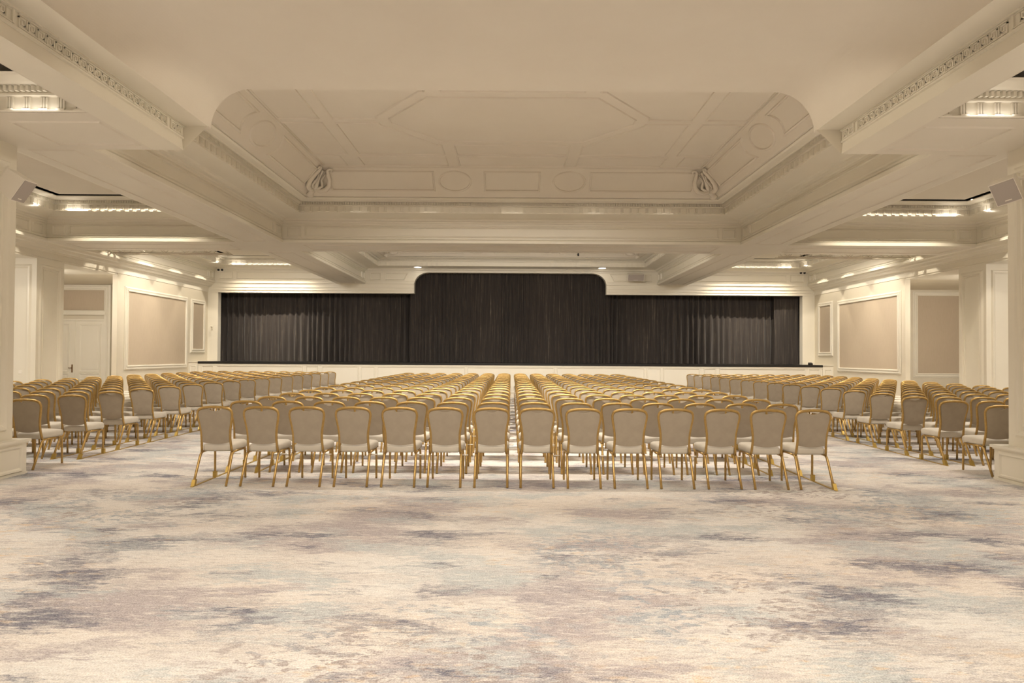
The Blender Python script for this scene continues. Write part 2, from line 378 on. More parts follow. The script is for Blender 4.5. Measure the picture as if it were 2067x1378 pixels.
for s in (1, -1):
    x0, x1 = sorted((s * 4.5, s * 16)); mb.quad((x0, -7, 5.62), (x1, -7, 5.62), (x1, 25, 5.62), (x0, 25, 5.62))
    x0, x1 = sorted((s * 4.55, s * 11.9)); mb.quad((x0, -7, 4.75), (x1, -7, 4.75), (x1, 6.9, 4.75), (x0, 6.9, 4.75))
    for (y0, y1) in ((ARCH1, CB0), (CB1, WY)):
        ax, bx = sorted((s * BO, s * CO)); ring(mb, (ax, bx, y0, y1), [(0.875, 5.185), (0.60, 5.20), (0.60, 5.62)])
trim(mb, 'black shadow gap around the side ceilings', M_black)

# ------------------------------------------------------------------ beams
def soffit_panels(mb, rects, z):
    for x0, x1, y0, y1 in rects:
        mb.mold([(x0, y0, z), (x1, y0, z), (x1, y1, z), (x0, y1, z)], (0, 0, -1), 0.04, 0.016)
for s, nm in ((-1, 'left'), (1, 'right')):
    mb = MB(); x0, x1 = sorted((s * BI, s * BO))
    mb.box(x0, x1, ARCH1 - 0.02, WY, ZF, ZF + 0.05)
    a, b = sorted((s * 5.92, s * 6.52)); soffit_panels(mb, [(a, b, 8.4, 15.1), (a, b, 16.75, 23.7)], ZF)
    trim(mb, 'long ceiling beam running to the stage on the %s' % nm, M_paint)
    mb = MB(); x0, x1 = sorted((s * BO, s * CO)); mb.box(x0, x1, CB0, CB1, ZF, ZF + 0.05)
    a, b = sorted((s * (BO + 0.35), s * (CO - 0.3))); soffit_panels(mb, [(a, b, CB0 + 0.3, CB1 - 0.3)], ZF)
    trim(mb, 'cross beam over the %s block of chairs' % nm, M_paint)
mb = MB(); mb.box(-BI, BI, CB0, CB1, ZF, ZF + 0.05); soffit_panels(mb, [(-5.2, 5.2, CB0 + 0.3, CB1 - 0.3)], ZF)
trim(mb, 'cross beam between the two central coffers', M_paint)

# near bay: vaulted arch band, its side beams and the short cross beams to the pillars
def arch_prof(off):
    pts = [(-3.9 - off, 4.44)]; r = 0.5
    for i in range(29):
        a = math.pi - i / 28 * math.pi / 2
        pts.append((-3.4 + (r + off) * math.cos(a), 4.454 + (r + off) * math.sin(a)))
    return pts + [(-x, z) for x, z in reversed(pts)]
mb = MB(); ap = arch_prof(0)
for (xa, za), (xb, zb) in zip(ap, ap[1:]): mb.quad((xa, ARCH0, za), (xb, ARCH0, zb), (xb, ARCH1, zb), (xa, ARCH1, za))
for y in (ARCH0, ARCH1 + 0.0):
    mb.poly([(x, y, z) for x, z in ap] + [(4.25, y, 4.44), (4.25, y, 5.9), (-4.25, y, 5.9), (-4.25, y, 4.44)])
al = arch_prof(0.022)
for (xa, za), (xb, zb) in zip(al, al[1:]): mb.quad((xa, ARCH1, za), (xb, ARCH1, zb), (xb, ARCH1 + 0.13, zb), (xa, ARCH1 + 0.13, za))
mb.poly([(x, ARCH1 + 0.13, z) for x, z in al] + [(4.25, ARCH1 + 0.13, 4.44), (4.25, ARCH1 + 0.13, 5.9), (-4.25, ARCH1 + 0.13, 5.9), (-4.25, ARCH1 + 0.13, 4.44)])
for q in (-1, 1):
    mb.quad((q * 3.88, ARCH1 - 0.01, 4.4405), (q * 4.25, ARCH1 - 0.01, 4.4405), (q * 4.25, ARCH1 + 0.13, 4.4405), (q * 3.922, ARCH1 + 0.13, 4.4405))
o = mb.build('ceiling', M_ceil, kind='structure', label='wide flat ceiling arch with rounded sides over the empty floor', cat='ceiling')
for s, nm in ((-1, 'left'), (1, 'right')):
    X = lambda x: s * x
    mb = MB()
    prof = [(3.9, 4.44), (4.19, 4.44), (4.19, 4.425), (4.215, 4.42), (4.215, 4.30), (4.20, 4.295), (4.20, 4.275), (4.225, 4.27), (4.21, ZT), (4.60, ZT), (4.60, ZT + 0.5)]
    for (xa, za), (xb, zb) in zip(prof, prof[1:]): mb.quad((X(xa), -6.5, za), (X(xb), -6.5, zb), (X(xb), ARCH1, zb), (X(xa), ARCH1, za))
    mb.poly([(X(3.9), ARCH1, 4.44), (X(4.21), ARCH1, ZT), (X(4.6), ARCH1, ZT), (X(4.6), ARCH1, 5.3), (X(3.9), ARCH1, 5.3)])
    def fbox(y0, y1, z0, z1, d=0.012):
        x0, x1 = sorted((X(4.215), X(4.215 - d))); mb.box(x0, x1, y0, y1, z0, z1)
    def key_band(ya, yb):                           # meander relief
        fbox(ya, yb, 4.408, 4.418); fbox(ya, yb, 4.302, 4.312)
        n = int((yb - ya) / 0.105); q = (yb - ya) / n
        for i in range(n):
            a = ya + i * q; w = 0.012
            fbox(a, a + w, 4.312, 4.395); fbox(a, a + 0.075, 4.383, 4.395); fbox(a + 0.063, a + 0.075, 4.335, 4.383)
            fbox(a + 0.03, a + 0.075, 4.335, 4.347); fbox(a + 0.03, a + 0.042, 4.347, 4.368)
            fbox(a + 0.088, a + 0.098, 4.325, 4.40)
    key_band(5.27, 7.55); key_band(7.66, 7.93); key_band(4.9, 5.2); key_band(2.0, 4.8)
    fbox(7.55, 7.575, 4.302, 4.418, 0.02); fbox(7.64, 7.66, 4.302, 4.418, 0.02); fbox(5.2, 5.22, 4.302, 4.418, 0.02)
    trim(mb, 'beam with a meander relief band on the %s of the arch' % nm)
    # short cross beam from the arch to the side wall, resting on the pillar
    mb = MB(); x0, x1 = sorted((X(4.60), X(WX + 3))); mb.box(x0, x1, 6.735, ARCH1 - 0.001, ZT, ZT + 0.136)
    x0, x1 = sorted((X(4.22), X(4.62))); mb.box(x0, x1, -6.5, ARCH1 - 0.001, ZT + 0.001, ZT + 0.05)
    a, b = sorted((X(4.66), X(5.66))); soffit_panels(mb, [(a, b, 7.0, 7.76)], ZT)
    a, b = sorted((X(4.3), X(CO))); x0, x1 = sorted((X(4.3), X(BO)))
    mb.box(*sorted((X(4.6), X(WX))), 6.9, ARCH1, ZT + 0.13, 5.6)
    trim(mb, 'short cross beam above the %s pillar' % nm, M_paint)
    # shallow cornice of the near side coffer
    mb = MB(); rc = (*sorted((X(4.60), X(CO))), -6.5, 6.72)
    pf = [(0.0, ZT), (0.02, ZT + 0.01), (0.02, ZT + 0.02), (0.0, ZT + 0.025), (0.0, ZT + 0.16), (0.04, ZT + 0.17), (0.04, ZT + 0.19), (0.03, ZT + 0.2), (0.03, ZT + 0.26), (0.10, ZT + 0.265), (0.13, ZT + 0.28), (0.24, ZT + 0.30), (0.27, ZT + 0.32)]
    ring(mb, rc, pf, (1, 2, 3))
    teeth(mb, rc, 2, 0.03, ZT + 0.203, ZT + 0.258, 0.05, 0.06, 0.5); triglyphs(mb, rc, 2, 0.0, ZT + 0.03, ZT + 0.155, 0.182)
    trim(mb, 'shallow dentil cornice above the near floor on the %s' % nm)

# ------------------------------------------------------------------ pillars
for s, nm in ((-1, 'left'), (1, 'right')):
    mb = MB(); X = lambda x: s * x
    def bx(x0, x1, y0, y1, z0, z1): mb.box(*sorted((X(x0), X(x1))), y0, y1, z0, z1)
    bx(6.27, 7.35, 6.85, 7.87, 0.44, ZT)
    def face(y0, y1, z0, z1, x, w, h): mb.mold([(X(x), y0, z0), (X(x), y1, z0), (X(x), y1, z1), (X(x), y0, z1)], (-s, 0, 0), w, h)
    face(7.0, 7.72, 0.60, 3.86, 6.27, 0.09, 0.03); face(7.09, 7.63, 0.70, 3.76, 6.27, 0.04, 0.02)
    for yy in (6.85, 7.87):
        d = -1 if yy < 7 else 1
        mb.mold([(X(6.42), yy, 0.60), (X(7.2), yy, 0.60), (X(7.2), yy, 3.86), (X(6.42), yy, 3.86)], (0, d, 0), 0.09, 0.03)
    o = mb.build('pillar', M_trim, kind='structure', label='panelled cream square pillar at the %s edge' % nm, cat='pillar')
    mb = MB()
    def bx2(x0, x1, y0, y1, z0, z1): mb.box(*sorted((X(x0), X(x1))), y0, y1, z0, z1)
    bx2(6.15, 7.47, 6.73, 7.95, 0.0, 0.385); bx2(6.135, 7.49, 6.715, 7.965, 0.385, 0.405); bx2(6.115, 7.51, 6.695, 7.985, 0.405, 0.44)
    mb.mold([(X(6.15), 6.85, 0.06), (X(6.15), 7.86, 0.06), (X(6.15), 7.86, 0.345), (X(6.15), 6.85, 0.345)], (-s, 0, 0), 0.05, 0.02)
    bx2(6.142, 7.48, 6.72, 7.958, 0.0, 0.03)
    mb.build('plinth', M_trim, parent=o)

# ------------------------------------------------------------------ side walls with recesses
def rect_loop_x(x, y0, y1, z0, z1): return [(x, y0, z0), (x, y1, z0), (x, y1, z1), (x, y0, z1)]
for s, nm in ((-1, 'left'), (1, 'right')):
    X = lambda x: s * x
    mb = MB()
    def bx(x0, x1, y0, y1, z0, z1): mb.box(*sorted((X(x0), X(x1))), y0, y1, z0, z1)
    bx(WX, WX + 0.15, 18.52, WY + 0.3, 0, 4.05)                      # wall beside the stage
    mb.quad((X(WX), 18.52, 0), (X(14.1), 22.02, 0), (X(14.1), 22.02, 4.1), (X(WX), 18.52, 4.1))   # splayed reveal
    bx(14.0, 18, 22.0, 22.2, 0, 4.2)                                  # back of the recess
    mb.quad((X(WX), 8, 3.93), (X(18), 8, 3.93), (X(18), 22.2, 3.93), (X(WX), 22.2, 3.93))         # recess ceiling
    bx(17.9, 18.0, -7, 22.2, 0, 4.2)
    bx(WX, 18, -6.6, -6.4, 0, 4.4); bx(WX, WX + 0.1, -6.6, 6.7, 0, ZT + 0.4)
    bx(13.0, 18, 7.9, 8.0, 0, 4.2)
    mb.build('wall_%s' % nm, M_wall, kind='structure', label='cream side wall on the %s of the hall' % nm, cat='wall')
    mb = MB()
    bx(WX, WX + 1.5, 15.36, 16.3, 0, 3.86)                            # pier between the recesses
    mb.mold(rect_loop_x(X(WX), 15.50, 16.17, 0.5, 3.68), (-s, 0, 0), 0.10, 0.035); mb.mold(rect_loop_x(X(WX), 15.58, 16.09, 0.58, 3.60), (-s, 0, 0), 0.03, 0.02)
    mb.mold([(X(WX + 0.17), 15.36, 0.5), (X(WX + 1.3), 15.36, 0.5), (X(WX + 1.3), 15.36, 3.66), (X(WX + 0.17), 15.36, 3.66)], (0, -1, 0), 0.10, 0.035)
    bx(WX - 0.03, WX + 1.55, 15.33, 16.33, 0, 0.2)
    mb.build('pillar', M_trim, kind='structure', label='panelled wall pier between the recesses on the %s' % nm, cat='pillar')
    # architrave running along the wall under the coffers
    mb = MB()
    pf = [(CO, ZF), (CO + 0.03, ZF - 0.02), (CO + 0.05, ZF - 0.07), (CO + 0.10, ZF - 0.09), (CO + 0.13, ZF - 0.15), (CO + 0.20, ZF - 0.17), (CO + 0.22, ZF - 0.215), (WX - 0.015, ZF - 0.22), (WX - 0.015, 3.91), (WX + 0.01, 3.90), (WX + 0.01, 3.86), (WX + 1.5, 3.86)]
    for (xa, za), (xb, zb) in zip(pf, pf[1:]):
        y1 = WY if xb <= WX + 0.02 else 18.5
        mb.quad((X(xa), ARCH1, za), (X(xb), ARCH1, zb), (X(xb), y1, zb), (X(xa), y1, za))
    trim(mb, 'stepped architrave along the %s wall' % nm)
    mb = MB(); bx(WX - 0.03, WX, 18.53, 22.6, 0, 0.18); mb.build('baseboard_%s' % nm, M_trim, kind='structure', label='cream skirting of the %s wall' % nm, cat='skirting board')
# the hall behind the camera
mb = MB(); mb.box(-18, 18, -6.75, -6.55, 0, 5.8)
mb.build('wall_back', M_wall, kind='structure', label='plain cream wall at the rear of the hall', cat='wall')

# framed fabric panels
def wall_panel(o, ux, uy, w, h, label):
    """o: lower corner, ux: along, uy: up, normal = ux x uy"""
    t = empty('wall_panel', o, label=label, cat='wall panel', group='framed fabric wall panels')
    ux, uy = Vector(ux).normalized(), Vector(uy).normalized(); n = ux.cross(uy); O = Vector((0, 0, 0))
    fr = MB()
    lp = [O, O + ux * w, O + ux * w + uy * h, O + uy * h]
    fw_ = 0.15
    ins = [lp[0] + (ux + uy) * fw_ / 2, lp[1] + (-ux + uy) * fw_ / 2, lp[2] - (ux + uy) * fw_ / 2, lp[3] + (ux - uy) * fw_ / 2]
    fr.mold(ins, n, fw_, 0.05, [(0.5, 0.0), (0.5, 0.75), (0.42, 1.0), (0.22, 1.0), (0.15, 0.55), (0.0, 0.65), (-0.12, 0.8), (-0.25, 0.8), (-0.36, 0.35), (-0.5, 0.3), (-0.5, 0.0)])
    fr.build('frame', M_trim, parent=t)
    fb = MB(); a = fw_ * 0.9
    q = [lp[0] + (ux + uy) * a, lp[1] + (-ux + uy) * a, lp[2] - (ux + uy) * a, lp[3] + (ux - uy) * a]
    fb.rings([[p + n * 0.004 for p in q], [p + n * 0.014 for p in q]], True, True, True)
    fb.build('fabric', M_fabric, parent=t)
wall_panel((-WX, 18.86, 1.01), (0, 1, 0), (0, 0, 1), 3.66, 2.55, 'large framed beige fabric panel on the wall beside the double door')
wall_panel((-WX, 22.74, 1.55), (0, 1, 0), (0, 0, 1), 1.08, 1.99, 'narrow framed fabric panel on the left of the stage')
wall_panel((WX, 22.35, 1.025), (0, -1, 0), (0, 0, 1), 3.65, 2.53, 'large framed beige fabric panel on the wall right of the stage')
wall_panel((WX, 23.76, 1.57), (0, -1, 0), (0, 0, 1), 1.10, 2.02, 'narrow framed fabric panel on the right of the stage')
wall_panel((14.17, 22.0, 0.84), (1, 0, 0), (0, 0, 1), 2.6, 3.03, 'framed beige fabric panel set back in the recess on the right')

# the double door in the left recess
d = empty('door_1', (-15.35, 22.0, 0), kind='structure', label='cream panelled double door under a fabric transom in the left recess', cat='door')
mb = MB()
for x0, x1, z0, z1 in ((-1.30, -1.05, 0, 3.92), (1.05, 1.27, 0, 3.92), (-1.05, 1.05, 3.74, 3.92), (-1.05, 1.05, 2.86, 3.02), (-1.05, 1.05, 2.66, 2.72)):
    mb.box(x0, x1, -0.09, 0, z0, z1)
mb.mold([(-1.18, -0.09, -0.1), (1.16, -0.09, -0.1), (1.16, -0.09, 3.84), (-1.18, -0.09, 3.84)], (0, -1, 0), 0.08, 0.03)
mb.mold([(-1.07, -0.09, 3.0), (1.07, -0.09, 3.0), (1.07, -0.09, 3.76), (-1.07, -0.09, 3.76)], (0, -1, 0), 0.06, 0.03)
mb.box(-1.05, 1.1, -0.11, 0, 2.88, 3.0)
mb.build('door_frame', M_trim, parent=d)
mb = MB(); mb.box(-1.05, 1.05, -0.03, -0.01, 3.02, 3.74); mb.build('transom_panel', M_fabric, parent=d)
for sgn in (-1, 1):
    mb = MB(); a, b = sorted((sgn * 0.01, sgn * 1.04)); mb.box(a, b, -0.055, -0.01, 0.01, 2.66)
    xa, xb = sorted((sgn * 0.20, sgn * 0.90))
    for z0, z1 in ((0.12, 0.52), (0.60, 0.80), (0.88, 2.52)):
        mb.mold([(xa, -0.055, z0), (xb, -0.055, z0), (xb, -0.055, z1), (xa, -0.055, z1)], (0, -1, 0), 0.07, 0.025)
        mb.box(xa + 0.09, xb - 0.09, -0.065, -0.05, z0 + 0.07, z1 - 0.07)
    if sgn < 0: mb.box(-0.03, 0.03, -0.07, -0.05, 0.01, 2.66)
    leaf = mb.build('leaf', M_trim, parent=d)
    if sgn < 0:
        hb = MB(); hb.box(-0.085, -0.05, -0.075, -0.05, 0.84, 1.12); hb.tube([(-0.067, -0.07, 1.0), (-0.067, -0.11, 1.0), (-0.17, -0.115, 1.0)], 0.011, 8)
        hb.build('door_handle', M_bronze, parent=leaf)

# ------------------------------------------------------------------ stage wall with its stepped, round-cornered opening
OXL, OXR, OZ, AXL, AXR = -11.31, 11.23, 3.895, -3.755, 3.665
out = [(-WX, 0.9), (OXL, 0.9), (OXL, OZ), (AXL, OZ), (AXL, 4.235)]
out += [(AXL + 0.56 - 0.56 * math.cos(a), 4.235 + 0.475 * math.sin(a)) for a in [i / 14 * math.pi / 2 for i in range(1, 15)]]
out += [(AXR - 0.56 + 0.56 * math.sin(a), 4.235 + 0.475 * math.cos(a)) for a in [i / 14 * math.pi / 2 for i in range(0, 15)]]
out += [(AXR, OZ), (OXR, OZ), (OXR, 0.9), (WX, 0.9), (WX, 4.765), (-WX, 4.765)]
mb = MB(); top = 4.765
for x0, x1 in ((-WX, OXL), (OXR, WX)): mb.quad((x0, WY, 0.9), (x1, WY, 0.9), (x1, WY, OZ), (x0, WY, OZ))
for x0, x1 in ((-WX, AXL), (AXR, WX)): mb.quad((x0, WY, OZ), (x1, WY, OZ), (x1, WY, top), (x0, WY, top))
arc = out[4:-6]
for (xa, za), (xb, zb) in zip(arc, arc[1:]): mb.quad((xa, WY, za), (xb, WY, zb), (xb, WY, top), (xa, WY, top))
for (xa, za), (xb, zb) in zip(out[1:-3], out[2:-2]): mb.quad((xa, WY, za), (xb, WY, zb), (xb, WY + 0.25, zb), (xa, WY + 0.25, za))
me = bpy.data.meshes.new('wall_front'); me.from_pydata(mb.v, [], mb.f); me.materials.append(M_trim)
o = bpy.data.objects.new('wall_front', me); C.objects.link(o); tag(o, 'cream stage wall with a stepped opening rounded in the middle', 'wall', None, 'structure')
mb = MB()
def hline(x0, x1, z, h, dpt): mb.box(x0, x1, WY - dpt, WY + 0.01, z, z + h)
for x0, x1 in ((-WX, AXL - 0.0), (AXR, WX)):
    hline(x0, x1, 4.26, 0.025, 0.05); hline(x0, x1, 4.10, 0.018, 0.03); hline(x0, x1, 3.99, 0.02, 0.03); hline(x0, x1, OZ, 0.03, 0.015)
    hline(x0, x1, 4.37, 0.02, 0.03)
hline(-WX, WX, 4.72, 0.04, 0.03)
def fp(x0, x1, cut=0):
    z0, z1 = 4.43, 4.67
    lp = [(x0 - (0.14 if cut < 0 else 0), WY, z1), (x0, WY, z0), (x1, WY, z0), (x1 + (0.14 if cut > 0 else 0), WY, z1)]
    mb.mold(lp, (0, -1, 0), 0.04, 0.025)
fp(-5.44, -5.05); fp(-4.85, -4.15, 1); fp(3.95, 4.7, -1); fp(4.95, 5.4)
for s in (1, -1):
    a, b = sorted((s * 6.95, s * 10.6)); fp(a, b); a, b = sorted((s * 10.78, s * 11.25)); fp(a, b)
trim(mb, 'mouldings of the stage wall above the curtain')

# stage with panelled front and black deck
st = empty('stage', (0, STG, 0), label='raised stage with cream panelled front and black deck edge', cat='stage')
mb = MB(); mb.box(-11.35, 11.3, 0.0, 0.08, 0, 1.165)
edges = [(1.67, 4.84), (4.95, 5.43), (5.545, 6.84), (7.02, 7.42), (7.58, 10.67), (10.81, 11.2)]
for a, b in [(-1.58, 1.555)] + edges + [(-y, -x) for x, y in edges]:
    mb.mold([(a, 0, 0.2), (b, 0, 0.2), (b, 0, 1.085), (a, 0, 1.085)], (0, -1, 0), 0.05, 0.025)
mb.box(-11.35, 11.3, -0.015, 0, 0, 0.14); mb.box(-11.35, 11.3, -0.015, 0.0, 1.12, 1.165)
mb.build('front_panel', M_trim, parent=st)
mb = MB(); mb.box(-11.35, 11.3, -0.03, 0.08, 1.168, 1.25); mb.build('nosing', M_deck, parent=st)
mb = MB(); mb.box(-11.35, 11.3, 0.08, 1.39, 1.2, 1.249); mb.build('deck', M_deck, parent=st)
for s in (-1, 1):
    mb = MB(); a, b = sorted((s * 11.36 + (0 if s < 0 else -0.05), s * (WX - 0.002)))
    mb.box(a, b, 0.0, 1.3, 0, 1.22); mb.box(a - 0.02 * (s > 0), b + 0.02 * (s < 0), -0.03, 1.3, 1.22, 1.25); mb.mold([(a + 0.08, 0, 0.2), (b - 0.08, 0, 0.2), (b - 0.08, 0, 1.08), (a + 0.08, 0, 1.08)], (0, -1, 0), 0.04, 0.02)
    mb.build('side_return', M_trim, parent=st)

mb = MB(); mb.box(-12, 12, WY + 0.005, WY + 1.0, 1.15, 1.247); mb.build('floor', M_deck, kind='structure', label='black stage floor behind the curtain line', cat='floor')
# curtains
def curtain(x0, x1, y, z0, z1, label, seed, amp=0.055, wl=(0.10, 0.22)):
    rnd = random.Random(seed); n = int((x1 - x0) / 0.022); cols = []
    ph = rnd.random() * 6; k = 0.0
    w = 0.15
    for i in range(n + 1):
        k += (x1 - x0) / n / w
        if i % 9 == 0: w = rnd.uniform(*wl)
        cols.append((x0 + (x1 - x0) * i / n, amp * (0.8 + 0.5 * math.sin(i * 0.037 + ph)) * math.sin(k * math.tau) + 0.03 * math.sin(i * 0.021 + ph)))
    rs = []
    for j in range(7):
        f = j / 6
        rs.append([(x + 0.01 * math.sin(i * 0.3 + j), y + dy * (0.55 + 0.45 * (1 - f)) , z0 + (z1 - z0) * f) for i, (x, dy) in enumerate(cols)])
    mb = MB(); mb.rings(rs, False)
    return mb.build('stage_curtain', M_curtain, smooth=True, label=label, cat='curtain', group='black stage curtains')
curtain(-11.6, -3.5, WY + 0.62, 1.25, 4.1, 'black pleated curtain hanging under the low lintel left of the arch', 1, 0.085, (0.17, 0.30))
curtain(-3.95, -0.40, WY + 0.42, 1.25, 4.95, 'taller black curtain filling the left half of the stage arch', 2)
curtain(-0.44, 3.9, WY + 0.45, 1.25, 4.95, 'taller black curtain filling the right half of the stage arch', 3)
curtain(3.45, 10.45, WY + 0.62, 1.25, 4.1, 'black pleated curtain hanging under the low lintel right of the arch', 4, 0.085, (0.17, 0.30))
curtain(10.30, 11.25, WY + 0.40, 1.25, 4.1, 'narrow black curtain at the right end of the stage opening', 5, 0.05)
mb = MB(); mb.box(-12, 12, WY + 1.0, WY + 1.1, 0, 6); trim(mb, 'dark back of the stage house', M_black)

# ------------------------------------------------------------------ lyre ornaments in the coffer corners
def lyre(corner, label):
    sx, x, y, z = corner
    t = empty('lyre_ornament', (x, y, z), label=label, cat='plaster ornament', group='lyre ornaments in the coffer corners')
    U = Vector((1, -sx, 0)).normalized()
    In = Vector((-sx, -1, 0)).normalized(); V = (In * 0.66 + Vector((0, 0, 0.56))).normalized(); Nn = U.cross(V)
    P = lambda u, v, w=0.0: U * u + V * v + Nn * w * (1 if Nn.y < 0 else -1)
    b = MB()
    b.tube([P(0, 0.0), P(0, 0.04), P(0, 0.07), P(0, 0.15), P(0, 0.19), P(0, 0.23)], [0.085, 0.085, 0.06, 0.075, 0.095, 0.05], 14)
    b.build('pedestal', M_ceil, parent=t, smooth=True)
    for q in (-1, 1):
        m = MB()
        m.tube([P(q * a, v, 0.03 + a * 0.55) for a, v in ((0.02, 0.22), (0.13, 0.25), (0.215, 0.34), (0.235, 0.47), (0.20, 0.60), (0.13, 0.71), (0.085, 0.79), (0.10, 0.85), (0.15, 0.86), (0.165, 0.81))], [0.05, 0.055, 0.055, 0.05, 0.045, 0.04, 0.034, 0.03, 0.026, 0.02], 10)
        m.tube([P(q * a, v, 0.05 + a * 0.5) for a, v in ((0.01, 0.28), (0.08, 0.31), (0.12, 0.38), (0.09, 0.46), (0.05, 0.52), (0.06, 0.60), (0.075, 0.68))], [0.035, 0.035, 0.03, 0.03, 0.024, 0.02, 0.016], 8)
        m.build('arm', M_ceil, parent=t, smooth=True)
    m = MB(); m.tube([P(0, 0.24, 0.04), P(0, 0.34, 0.06), P(0, 0.5, 0.05), P(0, 0.66, 0.05), P(0, 0.76, 0.05)], [0.05, 0.06, 0.03, 0.022, 0.03], 10); m.build('stem', M_ceil, parent=t, smooth=True)
lyre((-1, -4.66, 14.32, 5.185), 'plaster lyre ornament in the left far corner of the octagon coffer')
lyre((1, 4.66, 14.32, 5.185), 'plaster lyre ornament in the right far corner of the octagon coffer')
lyre((-1, -4.66, 23.05, 5.185), 'plaster lyre ornament low behind the cross beam, left above the stage')
lyre((1, 4.66, 23.05, 5.185), 'plaster lyre ornament low behind the cross beam, right above the stage')

# ------------------------------------------------------------------ loudspeakers, trusses, small fittings
def box_speaker(c, n, upv, w, h, dpt, label):
    """c: centre of the grille face; n: direction the grille faces"""
    t = empty('loudspeaker', c, label=label, cat='loudspeaker')
    n = Vector(n).normalized(); a = Vector(upv); v = (a - n * a.dot(n)).normalized(); u = v.cross(n); O = Vector((0, 0, 0))
    def rr(k, du, dv): return [O + n * k + u * (i * w / 2 * du) + v * (j * h / 2 * dv) for i, j in ((-1, -1), (1, -1), (1, 1), (-1, 1))]
    m = MB(); m.rings([rr(-dpt, 0.72, 0.72), rr(-dpt * 0.9, 0.85, 0.85), rr(-0.02, 1, 1), rr(0.0, 0.98, 0.98)], True, True, True); m.build('cabinet', M_white, parent=t)
    m = MB(); m.rings([rr(0.0, 0.93, 0.93), rr(0.006, 0.91, 0.91)], True, False, True); g = m.build('grille', M_grille, parent=t)
    m = MB(); m.obox(n * 0.008 + v * (-h * 0.34) + u * 0.0, u * (w * 0.13), v * 0.006, n * 0.002); m.build('badge', M_white, parent=g)
    return t, n, u, v
t, n, u, v = box_speaker((-5.82, 7.42, 3.447), (0.80, -0.04, -0.60), (0, 0, 1), 0.19, 0.30, 0.30, 'white wall loudspeaker tilted down on the left pillar')
m = MB(); m.tube([(-0.06, 0.06, 0.17), (-0.16, 0.1, 0.25), (-0.30, 0.1, 0.23), (-0.44, 0.08, 0.18)], 0.022, 8); m.obox((-0.442, 0.06, 0.14), (0.006, 0, 0), (0, 0.06, 0), (0, 0, 0.12)); m.build('bracket', M_white, parent=t)
t, n, u, v = box_speaker((5.886, 7.42, 3.51), (-0.62, -0.56, -0.50), (-0.33, 0.0, 0.94), 0.26, 0.29, 0.26, 'white wall loudspeaker turned to the floor on the right pillar')
m = MB(); m.tube([(0.1, 0.12, 0.17), (0.22, 0.14, 0.22), (0.35, 0.10, 0.20)], 0.022, 8); m.obox((0.374, 0.08, 0.18), (0.006, 0, 0), (0, 0.06, 0), (0, 0, 0.12)); m.build('bracket', M_white, parent=t)
t, n, u, v = box_speaker((4.72, WY - 0.44, 4.50), (0.0, -0.94, -0.34), (0, 0, 1), 0.64, 0.26, 0.34, 'white wedge loudspeaker above the curtain, right of the stage arch')
m = MB(); m.box(-0.05, 0.05, 0.25, 0.43, 0.04, 0.10); m.build('bracket', M_white, parent=t)
def truss(x0, x1, y, z, label):
    t = empty('lighting_truss', ((x0 + x1) / 2, y, z), label=label, cat='lighting truss')
    hw = (x1 - x0) / 2; s = 0.11
    for a, b in ((-s, -s), (s, -s), (s, s), (-s, s)):
        m = MB(); m.tube([(-hw, a, b), (hw, a, b)], 0.019, 8); m.build('chord', M_alu, parent=t, smooth=True)
    m = MB(); k = int(2 * hw / 0.28); q = 2 * hw / k
    for i in range(k):
        e = 1 if i % 2 else -1
        for (a0, b0), (a1, b1) in (((-s, -s), (-s, s)), ((s, -s), (s, s)), ((-s, -s), (s, -s)), ((-s, s), (s, s))):
            p, r = ((a0, b0), (a1, b1)) if e > 0 else ((a1, b1), (a0, b0))
            m.tube([(-hw + i * q, *p), (-hw + (i + 1) * q, *r)], 0.009, 6)
    m.build('bracing', M_alu, parent=t)
    for x in (-hw * 0.6, hw * 0.6):
        m = MB(); m.tube([(x, 0, s), (x, 0, 5.19 - z)], 0.008, 6); m.build('hanger', M_dark, parent=t)
        m = MB(); m.box(x - 0.05, x + 0.05, -0.13, 0.13, s - 0.02, s + 0.04); m.build('clamp', M_dark, parent=t)
truss(-11.35, -8.0, 17.75, 4.475, 'aluminium lighting truss hung under the left side ceiling')
truss(7.55, 11.3, 17.75, 4.475, 'aluminium lighting truss hung under the right side ceiling')
def twin_lamp(x, z, label):
    t = empty('emergency_light', (x, WY, z), label=label, cat='emergency light')
    m = MB(); m.box(-0.13, 0.13, -0.07, 0, -0.07, 0.07); m.build('housing', M_white, parent=t)
    for q in (-0.07, 0.07):
        m = MB(); m.tube([(q, -0.07, 0), (q, -0.105, 0)], 0.042, 12); m.build('lamp', M_dark, parent=t)
twin_lamp(-11.2, 4.75, 'small twin emergency light above the left end of the curtain')
twin_lamp(11.2, 4.77, 'small twin emergency light above the right end of the curtain')
for x, lb in ((-3.56, 'bright small downlight above the left shoulder of the stage arch'), (3.44, 'bright small downlight above the right shoulder of the stage arch')):
    t = empty('downlight', (x, WY - 0.40, 4.866), label=lb, cat='downlight', group='downlights above the stage arch')
    m = MB(); m.revolve([(0.15, -0.010), (0.165, -0.007), (0.165, 0.0)], (0, 0, 0), 20); m.build('rim', M_white, parent=t)
    m = MB(); m.revolve([(0.135, -0.015), (0.14, -0.0105)], (0, 0, 0), 20); m.build('lens', M_glow, parent=t)
t = empty('hanging_microphone', (2.46, 23.0, 5.28), label='tiny black pendant hanging above the stage arch', cat='microphone')
m = MB(); m.tube([(0, 0, 0.06), (0, 0, 0.46)], 0.006, 6); m.build('cord', M_dark, parent=t)
m = MB(); m.tube([(0, 0, -0.07), (0, 0, -0.04), (0, 0, 0.03), (0, 0, 0.07)], [0.022, 0.034, 0.03, 0.012], 10); m.build('capsule', M_dark, parent=t, smooth=True)
